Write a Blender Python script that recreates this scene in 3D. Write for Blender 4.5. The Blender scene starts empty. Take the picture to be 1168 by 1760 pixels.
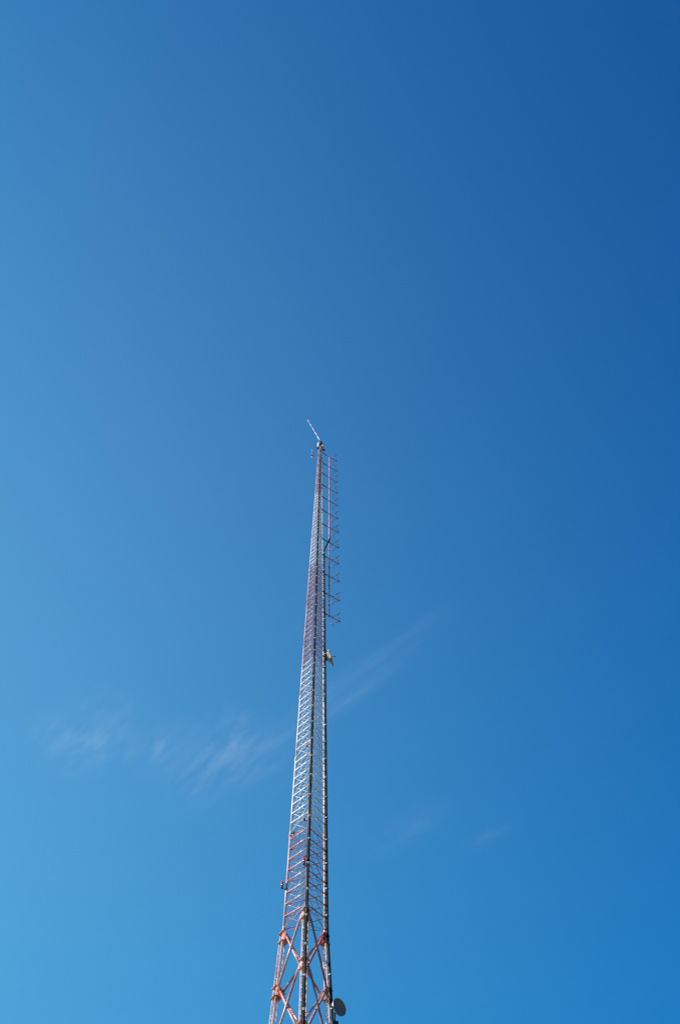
import bpy, math, random
from mathutils import Vector, Matrix
random.seed(7)
PI = math.pi
# ------------------------------------------------------------------ camera
sc = bpy.context.scene
EYE = 1.6
PITCH, ROLL, YAW, FPX = 1.13680068, -0.0243425528, 0.0628400348, 1408.84
fw = Vector((math.sin(YAW)*math.cos(PITCH), math.cos(YAW)*math.cos(PITCH), math.sin(PITCH)))
r0 = Vector((math.cos(YAW), -math.sin(YAW), 0)); u0 = r0.cross(fw)
rt = r0*math.cos(ROLL) + u0*math.sin(ROLL); up = rt.cross(fw)
cam = bpy.data.cameras.new('camera'); co = bpy.data.objects.new('camera', cam)
sc.collection.objects.link(co)
M = Matrix((rt, up, -fw)).transposed().to_4x4(); M.translation = (0, 0, EYE)
co.matrix_world = M
cam.sensor_fit = 'VERTICAL'; cam.sensor_height = 24; cam.lens = 24*FPX/1760
cam.clip_start = 0.1; cam.clip_end = 90000
sc.camera = co
# ------------------------------------------------------------------ sky and sun
SUN_EL, SUN_AZ = math.radians(24), math.radians(258)      # azimuth clockwise from +Y: the sun is off to the left
w = bpy.data.worlds.new('World'); sc.world = w; w.use_nodes = True
nt = w.node_tree; nt.nodes.clear()
out = nt.nodes.new('ShaderNodeOutputWorld'); bg = nt.nodes.new('ShaderNodeBackground')
sky = nt.nodes.new('ShaderNodeTexSky'); sky.sky_type = 'NISHITA'; sky.sun_disc = False
sky.sun_elevation = SUN_EL; sky.sun_rotation = SUN_AZ
sky.altitude = 200; sky.air_density = 1.0; sky.dust_density = 1.0; sky.ozone_density = 3.0
# colour response of the air: a per-channel power and a mild tilt with real compass direction and height
SKYFIT = ((-5.877, -0.227, -2.26, 1.516, 1.613), (-1.539, 0.35, -0.849, 0.827, 0.528), (-0.506, 0.409, -0.344, 0.476, 0.345))
tc = nt.nodes.new('ShaderNodeTexCoord'); sep = nt.nodes.new('ShaderNodeSeparateColor'); comb = nt.nodes.new('ShaderNodeCombineColor')
nt.links.new(sky.outputs[0], sep.inputs[0])
def wm(op, a, b=None):
    n = nt.nodes.new('ShaderNodeMath'); n.operation = op
    for i, v in enumerate((a, b)):
        if v is None: continue
        if hasattr(v, 'links'): nt.links.new(v, n.inputs[i])
        else: n.inputs[i].default_value = v
    return n.outputs[0]
for i, (a0, g0, kx, ky, kz) in enumerate(SKYFIT):
    dt = nt.nodes.new('ShaderNodeVectorMath'); dt.operation = 'DOT_PRODUCT'
    nt.links.new(tc.outputs['Generated'], dt.inputs[0]); dt.inputs[1].default_value = (kx, ky, kz)
    ex = wm('EXPONENT', wm('ADD', dt.outputs['Value'], a0))
    pw = wm('POWER', wm('MULTIPLY', sep.outputs[i], 0.1), g0)
    nt.links.new(wm('MULTIPLY', wm('MULTIPLY', ex, pw), 10.0), comb.inputs[i])
nt.links.new(comb.outputs[0], bg.inputs[0]); nt.links.new(bg.outputs[0], out.inputs[0])
bg.inputs[1].default_value = 0.066
sl = bpy.data.lights.new('sun', 'SUN'); sl.energy = 5.0; sl.angle = math.radians(0.5); sl.color = (1, 0.96, 0.90)
so = bpy.data.objects.new('sun', sl); sc.collection.objects.link(so)
sdir = Vector((math.sin(SUN_AZ)*math.cos(SUN_EL), math.cos(SUN_AZ)*math.cos(SUN_EL), math.sin(SUN_EL)))
so.rotation_euler = sdir.to_track_quat('Z', 'Y').to_euler(); so.location = (-30, 0, 60)
vs = sc.view_settings; vs.view_transform = 'Standard'; vs.look = 'None'; vs.gamma = 1; vs.use_curve_mapping = False
vs.exposure = 0.6

# ------------------------------------------------------------------ helpers
def node(t, k, **kw):
    n = t.nodes.new(k)
    for a, b in kw.items(): setattr(n, a, b)
    return n
def base_mat(name, rough=0.5, metal=0.0, coat=0.0):
    m = bpy.data.materials.new(name); m.use_nodes = True
    b = m.node_tree.nodes['Principled BSDF']
    b.inputs['Roughness'].default_value = rough; b.inputs['Metallic'].default_value = metal
    if coat: b.inputs['Coat Weight'].default_value = coat; b.inputs['Coat Roughness'].default_value = 0.25
    return m, m.node_tree, b
def ramp(t, pts, interp='LINEAR'):
    n = node(t, 'ShaderNodeValToRGB'); n.color_ramp.interpolation = interp
    e = n.color_ramp.elements
    while len(e) > 1: e.remove(e[-1])
    e[0].position = pts[0][0]; e[0].color = (*pts[0][1], 1)
    for p, c in pts[1:]:
        q = e.new(p); q.color = (*c, 1)
    return n
def noise(t, scale, src, detail=4, rough=.55):
    n = node(t, 'ShaderNodeTexNoise'); n.inputs['Scale'].default_value = scale
    n.inputs['Detail'].default_value = detail; n.inputs['Roughness'].default_value = rough
    t.links.new(src, n.inputs['Vector']); return n
def mix(t, fac, a, b, mode='MIX'):
    n = node(t, 'ShaderNodeMix', data_type='RGBA', blend_type=mode)
    for s, v in (('Factor', fac), ('A', a), ('B', b)):
        i = [x for x in n.inputs if x.name == s and (x.type == 'RGBA' if s != 'Factor' else x.type == 'VALUE')][0]
        if hasattr(v, 'links'): t.links.new(v, i)
        else: i.default_value = v if s == 'Factor' else (*v, 1)
    return [o for o in n.outputs if o.type == 'RGBA'][0]
def speckle(name, c, c2, scale=6, rough=.5, metal=0., coat=0.):
    m, t, b = base_mat(name, rough, metal, coat)
    g = node(t, 'ShaderNodeNewGeometry'); n = noise(t, scale, g.outputs['Position'])
    r = ramp(t, [(.35, c), (.7, c2)]); t.links.new(n.outputs['Fac'], r.inputs[0]); t.links.new(r.outputs[0], b.inputs['Base Color'])
    return m

ZT = 29.603                      # height of the change from lattice columns to plain pipe legs
BANDS = [ZT-24.5, ZT-9.3, ZT+6.1, ZT+21.6, ZT+36.4, ZT+53.0]
ORANGE, WHITE = (.50, .095, .058), (.85, .85, .83)
def tower_paint(name, wear, rough=.42):
    m, t, b = base_mat(name, rough, 0, 0)
    g = node(t, 'ShaderNodeNewGeometry'); P = g.outputs['Position']
    s = node(t, 'ShaderNodeSeparateXYZ'); t.links.new(P, s.inputs[0])
    d = node(t, 'ShaderNodeMath', operation='DIVIDE'); t.links.new(s.outputs[2], d.inputs[0]); d.inputs[1].default_value = 100
    cols = [(0, ORANGE)]; c = WHITE
    for z in BANDS:
        cols.append((z/100, c)); c = ORANGE if c == WHITE else WHITE
    band = ramp(t, cols, 'CONSTANT'); t.links.new(d.outputs[0], band.inputs[0])
    n1 = noise(t, .9, P, 5, .6); n2 = noise(t, 9, P, 4, .6)
    a = node(t, 'ShaderNodeMath', operation='ADD'); t.links.new(n1.outputs['Fac'], a.inputs[0])
    h = node(t, 'ShaderNodeMath', operation='MULTIPLY'); t.links.new(n2.outputs['Fac'], h.inputs[0]); h.inputs[1].default_value = .6
    t.links.new(h.outputs[0], a.inputs[1])
    wr = ramp(t, [(.80-wear*.4, (0, 0, 0)), (.98-wear*.3, (1, 1, 1))]); t.links.new(a.outputs[0], wr.inputs[0])
    fade = node(t, 'ShaderNodeMath', operation='MULTIPLY'); t.links.new(wr.outputs[0], fade.inputs[0]); fade.inputs[1].default_value = .35+wear*.5
    cc = mix(t, fade.outputs[0], band.outputs[0], (.74, .66, .60))
    n3 = noise(t, 3, P, 6, .7); dr = ramp(t, [(.3, (.8, .76, .72)), (.55, (1, 1, 1))]); t.links.new(n3.outputs['Fac'], dr.inputs[0])
    cc = mix(t, 1.0, cc, dr.outputs[0], 'MULTIPLY')
    t.links.new(cc, b.inputs['Base Color'])
    return m
PAINT = tower_paint('tower_paint', .35, .3)
LEGP = tower_paint('leg_paint', .75, .38)
COLP = tower_paint('column_paint', .80, .45)
BRACEP = tower_paint('brace_paint', .38, .30)
GALV = speckle('galvanised_steel', (.42, .43, .44), (.6, .6, .6), 8, .42, .6)
FMP = speckle('antenna_paint', (.58, .20, .15), (.70, .42, .37), 3, .45)
DARKORANGE = speckle('element_paint', (.40, .09, .075), (.50, .15, .12), 5, .45)
BLACK = speckle('cable_jacket', (.006, .006, .007), (.016, .016, .016), 7, .6)
BLACK.node_tree.nodes['Principled BSDF'].inputs['Specular IOR Level'].default_value = .2
GREYC = speckle('grey_cable_jacket', (.03, .03, .029), (.09, .09, .08), 1.2, .6)
CLAMPM = speckle('clamp_steel', (.7, .69, .66), (.85, .85, .84), 9, .35)
DARKM = speckle('dark_bracket_steel', (.03, .03, .035), (.07, .07, .075), 9, .5, .3)
WHITEP = speckle('white_fibreglass', (.78, .79, .8), (.86, .86, .86), 5, .4)
DISHG = speckle('grey_dish_shell', (.25, .265, .225), (.32, .33, .285), 3, .65)
DISHW = speckle('weathered_dish_shell', (.17, .15, .13), (.38, .35, .31), 2.6, .6)
CREAM = speckle('cream_enclosure_paint', (.72, .66, .52), (.8, .75, .62), 6, .5)
RED, _t, _b = base_mat('red_lamp_glass', .15, 0, .4); _b.inputs['Base Color'].default_value = (.70, .07, .06, 1)
_b.inputs['Transmission Weight'].default_value = .25
CONC = speckle('concrete', (.30, .29, .27), (.42, .41, .38), 2, .85)

class MB:
    def __init__(s): s.v = []; s.f = []; s.sm = []
    def tube(s, a, b, ra, rb=None, n=8, caps=True):
        a, b = Vector(a), Vector(b); rb = ra if rb is None else rb
        d = (b-a).normalized(); x = d.orthogonal().normalized(); y = d.cross(x); k = len(s.v)
        for c, r in ((a, ra), (b, rb)):
            for i in range(n):
                t = 2*PI*i/n; s.v.append(c + x*math.cos(t)*r + y*math.sin(t)*r)
        for i in range(n):
            j = (i+1) % n; s.f.append((k+i, k+j, k+n+j, k+n+i)); s.sm.append(True)
        if caps:
            s.f.append(tuple(k+i for i in reversed(range(n)))); s.f.append(tuple(k+n+i for i in range(n))); s.sm += [False]*2
        return s
    def path(s, pts, r, n=8):
        P = [Vector(p) for p in pts]; k = len(s.v); ref = None
        for q, p in enumerate(P):
            d = (P[min(q+1, len(P)-1)]-P[max(q-1, 0)]).normalized()
            x = d.orthogonal().normalized() if ref is None else (ref-d*ref.dot(d)).normalized()
            ref = x; y = d.cross(x)
            for i in range(n):
                t = 2*PI*i/n; s.v.append(p + x*math.cos(t)*r + y*math.sin(t)*r)
        for q in range(len(P)-1):
            for i in range(n):
                j = (i+1) % n; s.f.append((k+q*n+i, k+q*n+j, k+q*n+n+j, k+q*n+n+i)); s.sm.append(True)
        s.f.append(tuple(k+i for i in reversed(range(n)))); s.f.append(tuple(k+(len(P)-1)*n+i for i in range(n))); s.sm += [False]*2
        return s
    def prism(s, poly, d):       # poly: 3-D points of one face, d: extrusion vector
        k = len(s.v); n = len(poly); d = Vector(d)
        s.v += [Vector(p) for p in poly] + [Vector(p)+d for p in poly]
        s.f.append(tuple(k+i for i in reversed(range(n)))); s.f.append(tuple(k+n+i for i in range(n)))
        for i in range(n):
            j = (i+1) % n; s.f.append((k+i, k+j, k+n+j, k+n+i))
        s.sm += [False]*(n+2); return s
    def box(s, c, ax, ay, az):   # centre and three half-axis vectors
        c, ax, ay, az = map(Vector, (c, ax, ay, az))
        return s.prism([c-ax-ay-az, c+ax-ay-az, c+ax+ay-az, c-ax+ay-az], az*2)
    def lathe(s, c, axis, prof, n=24):   # prof: (distance along axis, radius)
        c = Vector(c); d = Vector(axis).normalized(); x = d.orthogonal().normalized(); y = d.cross(x); k = len(s.v)
        for h, r in prof:
            for i in range(n):
                t = 2*PI*i/n; s.v.append(c+d*h+x*math.cos(t)*r+y*math.sin(t)*r)
        for q in range(len(prof)-1):
            for i in range(n):
                j = (i+1) % n; s.f.append((k+q*n+i, k+q*n+j, k+q*n+n+j, k+q*n+n+i)); s.sm.append(True)
        return s
    def build(s, name, mat, parent=None):
        o0 = ORG[parent.name] if parent else Vector((0, 0, 0))
        me = bpy.data.meshes.new(name); me.from_pydata([v-o0 for v in s.v], [], s.f)
        me.polygons.foreach_set('use_smooth', s.sm); me.materials.append(mat); me.update()
        import bmesh
        bm = bmesh.new(); bm.from_mesh(me); bmesh.ops.recalc_face_normals(bm, faces=bm.faces); bm.to_mesh(me); bm.free()
        o = bpy.data.objects.new(name, me); sc.collection.objects.link(o)
        if parent: o.parent = parent
        ORG[o.name] = o0
        return o
ORG = {}
def thing(name, loc, label, cat, group=None):
    o = bpy.data.objects.new(name, None); sc.collection.objects.link(o); o.location = loc
    o.empty_display_size = .3; ORG[o.name] = Vector(loc); o['label'] = label; o['category'] = cat
    if group: o['group'] = group
    return o

# ------------------------------------------------------------------ tower geometry
DIST, PHI = 35.386, 0.0250346
AX = Vector((0, DIST, 0))
def side(z):                      # z above the transition
    if z >= 0: return 2.0487-.02183*z-4.94e-5*z*z
    return 2.0487-.111*z
ANG = {'C': -PI/2+PHI, 'L': PI*5/6+PHI, 'R': PI/6+PHI}
OUT = {k: Vector((math.cos(a), math.sin(a), 0)) for k, a in ANG.items()}
def leg(k, z): return AX + OUT[k]*side(z)/math.sqrt(3) + Vector((0, 0, ZT+z))
SEC = 6.1; NSEC = 11; TOP = SEC*NSEC
FACES = [('L', 'C'), ('C', 'R'), ('L', 'R')]
def fnorm(a, b): return (OUT[a]+OUT[b]).normalized()
PR = [.058, .054, .050, .048, .046, .044, .042, .040, .038, .036, .034]

# ------------------------------------------------------------------ ground
m, t, b = base_mat('field_grass', .95)
g = node(t, 'ShaderNodeNewGeometry'); n1 = noise(t, .06, g.outputs['Position'], 8); n2 = noise(t, 3, g.outputs['Position'], 6)
a = mix(t, n2.outputs['Fac'], (.045, .07, .02), (.10, .11, .045)); rr = ramp(t, [(.4, (0, 0, 0)), (.65, (1, 1, 1))])
t.links.new(n1.outputs['Fac'], rr.inputs[0]); t.links.new(mix(t, rr.outputs[0], a, (.17, .14, .085)), b.inputs['Base Color'])
GR = MB(); N = 48; rings = [0, 10, 30, 80, 200, 600, 2000, 8000, 30000]
for q, R in enumerate(rings):
    for i in range(N):
        an = 2*PI*i/N; hgt = 0 if R < 100 else (1.2*math.sin(an*3+q)+.8*math.sin(an*7))*min(1, R/600)*(3 if R < 9000 else 0)
        GR.v.append(Vector((R*math.cos(an), R*math.sin(an)+20, min(0, hgt-2) if R > 100 else 0)))
for q in range(len(rings)-1):
    for i in range(N):
        j = (i+1) % N; GR.f.append((q*N+i, q*N+j, q*N+N+j, q*N+N+i)); GR.sm.append(True)
go = GR.build('ground', m); go['kind'] = 'structure'
F = MB()
for k in 'LCR':
    c = leg(k, -ZT); c.z = .25
    F.lathe((c.x, c.y, -.3), (0, 0, 1), [(0, .001), (0, .8), (.85, .8), (.9, .75), (.9, .001)], 24)
fo = F.build('foundation', CONC); fo['kind'] = 'structure'

# ------------------------------------------------------------------ the mast itself
T = thing('lattice_tower', (AX.x, AX.y, 0), 'tall tapering three-legged steel lattice mast painted in faded orange and white bands', 'radio mast')
ZB = -ZT+.6
for k in 'LCR':
    # pipe leg of the upper mast with its flanges
    mb = MB()
    for i in range(NSEC):
        mb.tube(leg(k, SEC*i), leg(k, SEC*(i+1)), PR[i], n=12)
    lg = mb.build('leg', LEGP, T)
    for i in range(NSEC+1):
        c = leg(k, SEC*i+(0 if i else .06)); r = PR[min(i, NSEC-1)]
        fl = MB().tube(c-Vector((0, 0, .28)), c-Vector((0, 0, .02)), r*1.12, r*1.35, 12).tube(c-Vector((0, 0, .02)), c+Vector((0, 0, .02)), r*2.1, n=12)
        fl.tube(c+Vector((0, 0, .02)), c+Vector((0, 0, .3)), r*1.35, r*1.12, 12)
        for q in range(6):
            e = Vector((math.cos(q*PI/3), math.sin(q*PI/3), 0))*r*1.7
            fl.tube(c+e-Vector((0, 0, .06)), c+e+Vector((0, 0, .06)), .012, n=6)
        fl.build('flange', LEGP, lg)
# thin crossed braces of the upper mast: nearest hundred on their own, the rest as one
NP = 8; GAP = .24; nb = 0; rest = MB()
for i in range(NSEC):
    z0, z1 = SEC*i+GAP, SEC*(i+1)-GAP; p = (z1-z0)/NP
    br = .027 if i < 2 else (.025 if i < 6 else .021)
    for a, b in FACES:
        nn = fnorm(a, b)
        for z in (z0, z1):
            MB().tube(leg(a, z)+nn*.012, leg(b, z)+nn*.012, .016, n=8).build('horizontal_strut', PAINT, T)
    for j in range(NP):
        za, zb = z0+p*j, z0+p*(j+1)
        for a, b in FACES:
            nn = fnorm(a, b)
            outer, inner = ((zb, za), (za, zb)) if a == 'L' and b == 'C' else ((za, zb), (zb, za))
            for s, (h, l) in ((1, outer), (-1, inner)):
                A, B = leg(a, h)+nn*br*s*.95, leg(b, l)+nn*br*s*.95
                A.z += random.uniform(-.018, .018); B.z += random.uniform(-.018, .018)
                tgt = MB() if nb < 100 else rest
                tgt.tube(A, B, (br*1.12 if s > 0 else br*.68)*(.8 if a+b == 'LR' else 1), n=8)
                if s == 1:
                    mid = (A+B)/2; d = (B-A).normalized()
                    tgt.box(mid, d*.07, nn*.012, nn.cross(d)*.045)
                    tgt.tube(mid-nn*.07, mid+nn*.03, .016, n=6)
                if nb < 100: tgt.build('diagonal_brace', PAINT, T)
                nb += 1
ro = rest.build('diagonal_brace', PAINT, T); ro['kind'] = 'stuff'; ro['label'] = 'thin crossed braces of the upper lattice sections'
# lower mast: lattice columns, collars and heavy tube braces
levels = [0, -3.05, -6.1, -9.15, -12.2, -15.25, -18.3, -21.35, -24.4, ZB]
CW = .155
def chord(k, q, z):
    c = leg(k, z); a = ANG[k]+q*2*PI/3
    return c+Vector((math.cos(a), math.sin(a), 0))*CW*(1+max(0, -z)*.004)
for k in 'LCR':
    mb = MB()
    for q in range(3):
        mb.tube(chord(k, q, ZB), chord(k, q, -.04), .027, n=10)
    z = ZB+.1; step = .31; flip = 0
    while z < -.4:
        for q in range(3):
            e, h = q, (q+1) % 3
            if flip: e, h = h, e
            mb.tube(chord(k, e, z), chord(k, h, z+step), .013, n=6)
            mb.tube(chord(k, q, z), chord(k, (q+1) % 3, z), .011, n=6)
        z += step; flip ^= 1
    mb.build('lattice_column', COLP, T)
    for li, z in enumerate(levels):
        mb = MB()
        if z == ZB:
            c = leg(k, z); mb.tube(c-Vector((0, 0, .01)), c+Vector((0, 0, .03)), .36, n=20); mb.build('base_plate', LEGP, T); continue
        def tri(zz, R, th, ang=0):
            c = leg(k, zz); pts = []
            for q in range(3):
                a = ANG[k]+q*2*PI/3
                for da in (-.33, .33):
                    pts.append(c+Vector((math.cos(a+da), math.sin(a+da), 0))*R)
            mb.prism(pts, (0, 0, th))
        zc = z-.28 if li == 0 else z
        tri(zc+.22, .25, .03); tri(zc-.25, .25, .03)
        # side plates reaching toward the two neighbouring legs
        for o in 'LCR':
            if o == k: continue
            d = (leg(o, z)-leg(k, z)); d.z = 0; d.normalize(); nn = fnorm(k, o)
            c = leg(k, zc)+d*.20+nn*.05
            mb.prism([c+Vector((0, 0, -.2))-d*.12, c+Vector((0, 0, -.24))+d*.10, c+Vector((0, 0, 0))+d*.22, c+Vector((0, 0, .2))+d*.08, c+Vector((0, 0, .17))-d*.12], nn*.02)
            for bz in (-.13, -.04, .05):
                mb.tube(c+d*.08+Vector((0, 0, bz))-nn*.03, c+d*.08+Vector((0, 0, bz))+nn*.05, .016, n=6)
        if li == 0:   # cone that carries the pipe leg
            c = leg(k, -.03); mb.tube(c, c+Vector((0, 0, .05)), .17, .16, 14)
            c1 = leg(k, zc+.25)
            mb.tube(c1-Vector((0, 0, .45)), leg(k, 0), .075, .065, 12)
        mb.build('gusset_collar', PAINT, T)
for i in range(len(levels)-1):
    za, zb = levels[i]-(.28 if i == 0 else 0), levels[i+1]
    for a, b in FACES:
        nn = fnorm(a, b); d = (leg(b, za)-leg(a, za)); d.z = 0; d.normalize()
        sg = -1 if (a, b) == ('L', 'C') else 1
        for s, (h, l) in ((sg, (za, zb)), (-sg, (zb, za))):
            A = leg(a, h)+d*.27; B = leg(b, l)-d*.27
            off = nn*(.05+s*.054); A += off; B += off; ax = (B-A).normalized()
            mb = MB().tube(A+ax*.12, B-ax*.12, .051, n=14)
            wv = nn.cross(ax)*.06
            mb.box(A+ax*.04, ax*.14, nn*.010, wv); mb.box(B-ax*.04, ax*.14, nn*.010, wv)
            mb.build('cross_brace', BRACEP, T)

# top of the mast
cT = AX+Vector((0, 0, ZT+TOP))
mb = MB().prism([cT+Vector((math.cos(ANG['C']+q*PI/3+PI/6), math.sin(ANG['C']+q*PI/3+PI/6), 0))*.33+Vector((0, 0, .03)) for q in range(6)], (0, 0, .05))
mb.build('top_plate', LEGP, T)

def rel(x, y, z): return AX+Vector((x, y, ZT+z))
def ray(px, py):
    return fw+rt*(px-584)/FPX-up*(py-880)/FPX
def at_y(px, py, Y):
    d = ray(px, py); return Vector((0, 0, EYE))+d*(Y/d.y)

# white cans under the beacon
for s, lab in ((-1, 'white drum-shaped enclosure left of the red beacon on the mast top'), (1, 'white drum-shaped enclosure right of the red beacon on the mast top')):
    c = rel(.255*s, -.02, TOP+.08)
    e = thing('antenna_drum', c, lab, 'enclosure', 'white drums on the mast top')
    r = .12 if s < 0 else .09
    MB().tube(c+Vector((0, 0, .06)), c+Vector((0, 0, 1.5)), r, n=16).tube(c+Vector((0, 0, 1.5)), c+Vector((0, 0, 1.57)), r, r*.5, 16).build('shell', WHITEP, e)
    MB().tube(c, c+Vector((0, 0, .06)), r*1.15, n=16).build('mounting_ring', DARKM, e)
# beacon
c = rel(.03, 0, TOP+.08)
e = thing('aircraft_beacon', c, 'red dome warning beacon standing highest on the tip of the mast', 'beacon light')
MB().tube(c, c+Vector((0, 0, .9)), .06, n=12).build('stand', GALV, e)
MB().tube(c+Vector((0, 0, .9)), c+Vector((0, 0, 1.0)), .1, .2, 18).tube(c+Vector((0, 0, 1.0)), c+Vector((0, 0, 1.3)), .2, n=18).build('housing', DARKM, e)
MB().lathe(c+Vector((0, 0, 1.3)), (0, 0, 1), [(0, .001), (0, .235), (.3, .25), (.55, .225), (.78, .15), (.88, .05), (.9, .001)], 20).build('red_lens', RED, e)
# whip
b0 = rel(-.14, -.25, TOP+.1); tip = at_y(528, 721, 34.5)
b1 = at_y(549.8, 757.5, 35.1)
e = thing('whip_antenna', b0, 'thin white whip antenna leaning out to the left from the mast tip', 'whip antenna')
mb = MB(); seg = 5; ax = (tip-b1)
mb.path([b0, b0+(b1-b0)*.5, b1], .035, 8); mb.build('mounting_tube', DARKM, e)
mb = MB()
for q in range(seg):
    mb.tube(b1+ax*(q/seg), b1+ax*((q+1)/seg-.012), .052-.006*q, .047-.006*q, 10)
w1 = mb.build('whip_rod', WHITEP, e)
mb = MB()
for q in range(1, seg): mb.tube(b1+ax*(q/seg-.02), b1+ax*(q/seg+.008), .051-.005*q, n=10)
mb.build('ferrule', GALV, w1)

# small vertical dipole on the left of the tip
h = at_y(535.5, 788, 35.2); tp = at_y(536.0, 772.5, 35.2); arm0 = leg('L', TOP-2.0)
e = thing('dipole_antenna', arm0, 'small upright dipole antenna on a thin arm left of the mast tip', 'antenna')
base = h+(tp-h)*.3
MB().tube(arm0, base, .035, n=8).build('arm', GALV, e)
MB().tube(h, tp, .035, n=10).tube(h+Vector((.13, .02, .1)), tp+Vector((.13, .02, -.6)), .018, n=8).build('dipole_rod', GALV, e)
MB().box(base, (.10, 0, 0), (0, .06, 0), (0, 0, .10)).build('clamp', DARKM, e)
# dark clamps just under the tip
for x, z, lab in ((-.33, TOP-.35, 'small dark clamp block on the left of the mast tip'), (.42, TOP-.75, 'small dark clamp block on the right of the mast tip')):
    c = rel(x, -.05, z)
    e = thing('clamp_block', c, lab, 'clamp', 'dark clamps below the mast tip')
    MB().box(c, (.1 if x < 0 else .2, 0, 0), (0, .08, 0), (0, 0, .1)).build('block', DARKM, e)
    MB().tube(c, rel(x*.4, 0, z), .03, n=8).build('stub', DARKM, e)

# ------------------------------------------------------------------ FM antenna array
ZP, LAM = ZT+29.622, 3.3096
def pole(n): return Vector((1.1664-.00355*n, 36.0945+.0057*n, ZP+LAM*n))
A = thing('broadcast_antenna', (pole(0).x, pole(0).y, ZP-.3), 'long faded orange pole with twelve side-mounted antenna bays right of the mast', 'antenna array')
mb = MB().tube(pole(0)-Vector((0, 0, .12)), pole(11)+Vector((0, 0, .1)), .052, n=12); mb.build('mast_pole', FMP, A)
for n in range(11):
    c = (pole(n)+pole(n+1))/2
    MB().tube(c-Vector((0, 0, .08)), c+Vector((0, 0, .08)), .075, n=12).build('pole_coupling', DARKORANGE, A)
E1 = Vector((.885, .467, 0)); E2 = Vector((.467, -.885, 0))
for n in range(12):
    c = pole(n); R_ = Matrix.Rotation(random.uniform(-.05, .05), 3, 'Z'); tl = random.uniform(-.03, .03)
    def L(e, f, g=0): return c+R_ @ (E1*e+E2*f)+Vector((0, 0, g+tl*e))
    bay = MB().tube(L(0, 0), L(1.03, 0), .034, n=10).tube(L(.97, 0), L(1.09, 0), .055, n=10).tube(L(.22, 0), L(.36, 0), .048, n=10)
    bay.tube(c-Vector((0, 0, .1)), c+Vector((0, 0, .1)), .078, n=12).build('antenna_bay', DARKORANGE, A)
    bo = sc.objects[-1] if False else None
    kids = [o for o in A.children if o.name.startswith('antenna_bay')]
    par = kids[-1]; ORG[par.name] = ORG[A.name]
    for pts, r in (([L(.3, 0), L(.49, .36, .05), L(.70, .70, .16)], .026), ([L(.55, .46, .08), L(.8, .25, 0), L(1.03, 0)], .019),
                   ([L(1.03, 0), L(.75, -.27, -.03), L(.44, -.54, -.12)], .026), ([L(.56, -.42, -.08), L(.7, -.55, -.02), L(.88, -.68, .04)], .019)):
        MB().path(pts, r, 8).build('radiating_arm', DARKORANGE, par)
    # bracket back to the right-hand leg
    rl = leg('R', c.z-ZT); v = (c-rl); ln = v.length; v.normalize()
    mid = rl+v*(ln*.6)
    MB().tube(rl, mid, .045, n=10).tube(rl-v*.07, rl+v*.07, .085, n=10).tube(mid-v*.05, mid+v*.05, .062, n=10).build('mounting_bracket', DARKM, A)
    MB().tube(mid, c-v*.05, .028, n=8).build('standoff_rod', FMP, A)
pd = MB().tube(pole(4)+Vector((.05, -.03, .75)), pole(6)+Vector((.05, -.03, -.85)), .055, n=12)
pd.tube(pole(4)+Vector((.05, -.03, .7)), pole(4)+Vector((.05, -.03, .95)), .085, n=12).tube(pole(6)+Vector((.05, -.03, -1.05)), pole(6)+Vector((.05, -.03, -.8)), .085, n=12)
pd.build('power_divider', DARKORANGE, A)

# ------------------------------------------------------------------ cables
def cable_pos(k, z, along, outw):
    nn = OUT[k]; tt = Vector((-nn.y, nn.x, 0))
    return leg(k, z)+nn*outw+tt*along
def blend(z, lo, hi):               # offset below / above the transition
    u = min(1, max(0, (z+.9)/1.8)); u = u*u*(3-2*u); return lo+(hi-lo)*u
zs = [ZB+.3+i*1.0 for i in range(int((TOP-.6-ZB-.3)/1.0)+1)]
Cb = thing('cable_bundle', leg('C', -ZT+.3), 'bundle of black and grey cables clamped down the near middle leg', 'cable bundle')
for q, (dx, do, r, mt, zt) in enumerate(((-.055, .0, .028, BLACK, TOP-.6), (-.002, .028, .018, GREYC, TOP-8), (.052, .0, .029, BLACK, TOP-3), (-.004, -.022, .034, BLACK, 58.))):
    pts = []
    for z in zs:
        if z > zt: break
        wob = .006*math.sin(z*1.3+q)
        pts.append(cable_pos('C', z, blend(z, .015, .03)*(1 if z < 40 else .8)+dx+wob, blend(z, .21, .085)+do))
    o = MB().path(pts, r, 10).build('cable', mt, Cb)
z = ZB+.9
while z < TOP-1:
    c = cable_pos('C', z, blend(z, .015, .03)*(1 if z < 40 else .8)-.002, blend(z, .21, .085)+.03)
    tt = Vector((-OUT['C'].y, OUT['C'].x, 0))
    lx = .05
    MB().box(c+OUT['C']*.035, tt*lx, OUT['C']*.014, (0, 0, .05)).tube(c+OUT['C']*.03, c+OUT['C']*.085, .02, n=8).build('cable_clamp', CLAMPM, Cb)
    z += 1.62
# coax on the right leg that feeds the array
ZF = 31.2
Rc = thing('feed_cable', leg('R', -ZT+.3), 'thick black coaxial cable up the right leg curving over to the orange antenna pole', 'coaxial cable')
pts = []
for z in [ZB+.3+i*1.0 for i in range(400)]:
    if z > 40.7: break
    pts.append(cable_pos('R', z, blend(z, -.18, -.082), blend(z, .04, .090)))
P0 = pts[-1]; P3 = pole(4)+Vector((-.03, -.09, .2)); 
pts += [P0+Vector((.05, 0, .45)), P0*.72+P3*.28+Vector((0, 0, .2)), P0*.4+P3*.6+Vector((.0, 0, .0)), P3+Vector((-.04, 0, -.15)), P3+Vector((.02, 0, .35)), pole(4)+Vector((.04, -.05, .75))]
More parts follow.
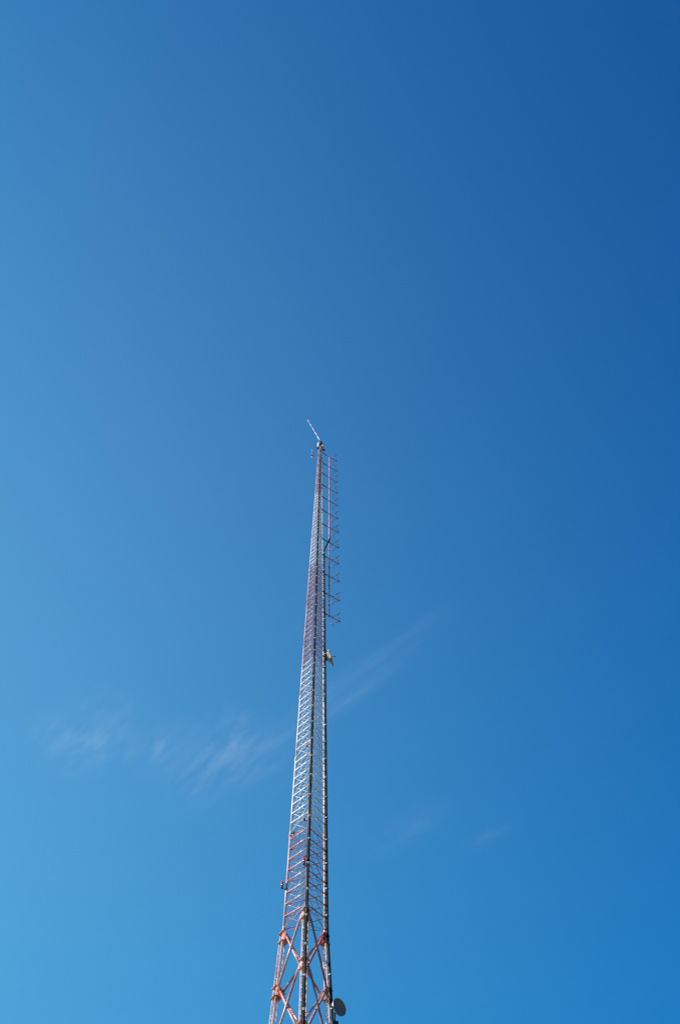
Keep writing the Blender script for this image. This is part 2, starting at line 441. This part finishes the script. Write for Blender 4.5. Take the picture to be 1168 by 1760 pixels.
# drape: smooth
sm = pts[:]
for _ in range(2):
    sm = [pts[0]]+[ (sm[i-1]+sm[i]*2+sm[i+1])/4 if i > len(sm)-9 else sm[i] for i in range(1, len(sm)-1)]+[pts[-1]]
MB().path(sm, .066, 12).build('cable', BLACK, Rc)
z = ZB+.9
while z < 40:
    c = cable_pos('R', z, blend(z, -.18, -.082), blend(z, .04, .090))
    MB().tube(c-Vector((0, 0, .03)), c+Vector((0, 0, .03)), .076, n=12).tube(c, c+Vector((.12, -.03, 0)), .016, n=6).build('cable_clamp', GALV if int(z*10) % 3 else CLAMPM, Rc)
    z += 1.62

# ------------------------------------------------------------------ dishes
def dish(name, label, c, nrm, R, depth, shell, mount_to, feed=True):
    nrm = Vector(nrm).normalized(); e = thing(name, c, label, 'dish antenna')
    pr = [(-depth-.015, .001)]+[(-depth*(1-(q/8)**2)-.012, R*q/8) for q in range(1, 9)]+[(.03, R*1.0), (.03, R*.97)]+[(-depth*(1-(q/8)**2)+.006, R*.97*q/8) for q in range(8, 0, -1)]+[(-depth+.006, .001)]
    MB().lathe(c, nrm, pr, 36).build('reflector', shell, e)
    if feed:
        MB().tube(c-nrm*depth, c+nrm*R*.55, .022, n=10).tube(c+nrm*R*.45, c+nrm*R*.62, .05, .035, 12).build('feed_horn', GALV, e)
    bk = c-nrm*(depth+.03)
    MB().tube(bk-nrm*.12, bk+nrm*.03, .13, n=16).build('hub', DARKM, e)
    return e, bk, nrm
# grid dish halfway up
cp = leg('R', 23.4)
c2 = at_y(567.8, 1130.5, 36.05)
e, bk, nn = dish('microwave_dish', 'pale round dish antenna facing right, halfway up the right leg', c2, (.95, -.20, .24), .67, .26, DISHW, None)
off = Vector((0, 0, .55))
px = Vector((leg('R', c2.z-ZT).x+.17, leg('R', c2.z-ZT).y, c2.z))
MB().tube(px-off*1.25, px+off*1.25, .04, n=10).build('mounting_pipe', DARKM, e)
mb = MB()
for s in (-.8, -.35, .35, .8):
    lr = leg('R', px.z+off.z*s-ZT); mb.tube(lr, px+off*s, .03, n=8)
    mb.tube(px+off*s, bk+off*s*.45, .03, n=8)
mb.build('mounting_arm', DARKM, e)
# grey dish low down
c1 = at_y(582.3, 1731.5, 35.75)
e, bk, nn = dish('satellite_dish', 'dark grey round dish beside the right leg near the bottom of the photo', c1, (.57, -.74, -.03), .375, .07, DISHG, None, False)
MB().lathe(c1, nn, [(-.02, .376), (.04, .388), (.045, .376), (.03, .368), (-.02, .376)], 36).build('rim', GALV, e)
MB().tube(c1-nn*.06, c1+nn*.05, .026, n=10).build('feed_stub', GALV, e)
rl = leg('R', c1.z-ZT)
px = Vector((rl.x+.27, rl.y+.05, c1.z))
MB().tube(px-off*.9, px+off*.9, .035, n=10).build('mounting_pipe', DARKM, e)
for s in (-.6, .6): MB().tube(Vector((rl.x, rl.y, px.z+off.z*s)), px+off*s, .028, n=8).build('mounting_arm', DARKM, e)
MB().tube(px, bk, .05, n=10).build('swivel_joint', DARKM, e)
# radio unit under it
c = at_y(575.5, 1766, 35.7)
e = thing('radio_unit', c, 'dark boxy radio unit on the right leg at the bottom edge of the photo', 'radio unit')
MB().box(c, (.13, .03, 0), (-.02, .1, 0), (0, 0, .24)).build('housing', DARKM, e)
MB().box(c+Vector((-.13, 0, .12)), (.10, 0, 0), (0, .03, 0), (0, 0, .03)).box(c+Vector((-.13, 0, -.12)), (.10, 0, 0), (0, .03, 0), (0, 0, .03)).build('bracket', GALV, e)

# ------------------------------------------------------------------ side lights
for k, bx, lab in (('L', (-.24, -.06), 'small red lamp on an arm off the left leg'), ('C', (-.17, -.10), 'small red lamp on an arm off the middle leg')):
    z = 2.55; c = leg(k, z)
    p = c+Vector((bx[0], bx[1], .05))
    e = thing('obstruction_light', c, lab, 'warning lamp', 'red obstruction lamps on the lower mast')
    MB().path([c, c+Vector((bx[0]*.5, bx[1]*.5, 0)), p], .022, 8).tube(c-Vector((0, 0, .03)), c+Vector((0, 0, .03)), .068, n=12).build('arm', DARKM, e)
    MB().tube(p-Vector((0, 0, .02)), p+Vector((0, 0, .14)), .06, n=14).build('lamp_base', DARKM, e)
    MB().lathe(p+Vector((0, 0, .14)), (0, 0, 1), [(0, .001), (0, .06), (.05, .072), (.18, .072), (.26, .055), (.32, .001)], 16).build('lamp_globe', RED, e)
# junction boxes
for (px_, py_, Y, s, mt, lab, rad) in ((504.8, 1432, 35.6, .055, DARKM, 'tiny dark box beside the left leg where the white band meets orange', 'L'),
        (523.6, 1408.5, 34.4, .055, DARKM, 'tiny dark box left of the middle leg above the paint change', 'C'),
        (528.2, 1282, 34.5, .05, DARKM, 'tiny dark box left of the middle leg in the white band', 'C'),
        (532.2, 1275, 34.5, .10, CREAM, 'cream junction box on the middle leg in the white band', 'C')):
    c = at_y(px_, py_, Y)
    e = thing('junction_box', c, lab, 'junction box', 'boxes on the mast legs')
    MB().box(c, (s, 0, 0), (0, s*.7, 0), (0, 0, s*1.5)).build('enclosure', mt, e)
    l = leg(rad, c.z-ZT); MB().tube(c, l, .014, n=6).build('conduit', GALV, e)

# ------------------------------------------------------------------ cirrus, seven kilometres up
def cloud_mat(name, dens, sx, sy, lo, seed):
    m = bpy.data.materials.new(name); m.use_nodes = True; t = m.node_tree; t.nodes.clear()
    o = node(t, 'ShaderNodeOutputMaterial'); v = node(t, 'ShaderNodeVolumePrincipled'); t.links.new(v.outputs[0], o.inputs['Volume'])
    v.inputs['Color'].default_value = (.90, .96, 1, 1); v.inputs['Anisotropy'].default_value = .2
    tc = node(t, 'ShaderNodeTexCoord'); ob = tc.outputs['Object']
    def mp(a, b, c=1.):
        q = node(t, 'ShaderNodeMapping'); q.inputs['Scale'].default_value = (a, b, c); q.inputs['Location'].default_value = (seed, seed*2, seed*.7)
        t.links.new(ob, q.inputs[0]); return q.outputs[0]
    n1 = noise(t, 1, mp(sx, sy), 9, .70); n2 = noise(t, 1, mp(1.3, 1.3), 3, .5)
    n1.inputs['Distortion'].default_value = .25
    def mt(op, a, b, clamp=False):
        n = node(t, 'ShaderNodeMath', operation=op, use_clamp=clamp)
        for i, x in enumerate((a, b)):
            if hasattr(x, 'links'): t.links.new(x, n.inputs[i])
            else: n.inputs[i].default_value = x
        return n.outputs[0]
    ln = node(t, 'ShaderNodeVectorMath', operation='LENGTH'); t.links.new(ob, ln.inputs[0])
    fall = mt('SUBTRACT', 1., ln.outputs['Value'], True); fall = mt('POWER', fall, 1.3)
    a = mt('MULTIPLY', mt('SUBTRACT', n1.outputs['Fac'], lo, True), mt('SUBTRACT', n2.outputs['Fac'], .32, True))
    t.links.new(mt('MULTIPLY', mt('MULTIPLY', a, fall), dens), v.inputs['Density'])
    return m
import bmesh
def pix_at(px, py, z):
    d = ray(px, py); return Vector((0, 0, EYE))+d*((z-EYE)/d.z)
for px_, py_, qx, qy, wid, dens, sx, sy, lo, seed, lab in (
        (150, 1262, 235, 1180, 680, .021, 2.6, 6.0, .42, 1.3, 'faint white wisp of cirrus farthest left in the blue sky'),
        (272, 1285, 335, 1225, 430, .014, 1.8, 4.5, .42, 4.1, 'short faint cirrus streak between the two larger wisps left of the mast'),
        (378, 1310, 480, 1210, 950, .019, 2.8, 8.0, .42, 7.7, 'widest feathery cirrus wisp close to the left of the mast'),
        (590, 1188, 810, 1020, 290, .016, 1.2, 3.4, .38, 2.2, 'long thin diagonal cirrus streak passing behind the mast'),
        (700, 1425, 800, 1360, 340, .009, 1.6, 4.0, .38, 9.4, 'very faint cirrus smudge low to the right of the mast'),
        (835, 1440, 910, 1385, 240, .0045, 1.5, 3.6, .38, 5.4, 'barely visible cirrus streak farthest right in the lower sky')):
    c = pix_at(px_, py_, 7000); ax = pix_at(qx, qy, 7000)-c
    me = bpy.data.meshes.new('cirrus_cloud'); bm = bmesh.new(); bmesh.ops.create_icosphere(bm, subdivisions=4, radius=1)
    for v in bm.verts: v.co *= 1+.04*math.sin(v.co.x*5+seed)*math.cos(v.co.y*6)
    bm.to_mesh(me); bm.free()
    o = bpy.data.objects.new('cirrus_cloud', me); sc.collection.objects.link(o)
    o.location = c; o.rotation_euler = (0, 0, math.atan2(ax.y, ax.x)); o.scale = (ax.length, wid, 160)
    me.materials.append(cloud_mat('cirrus_ice', dens, sx, sy, lo, seed))
    o['label'] = lab; o['category'] = 'cloud'; o['group'] = 'cirrus wisps'
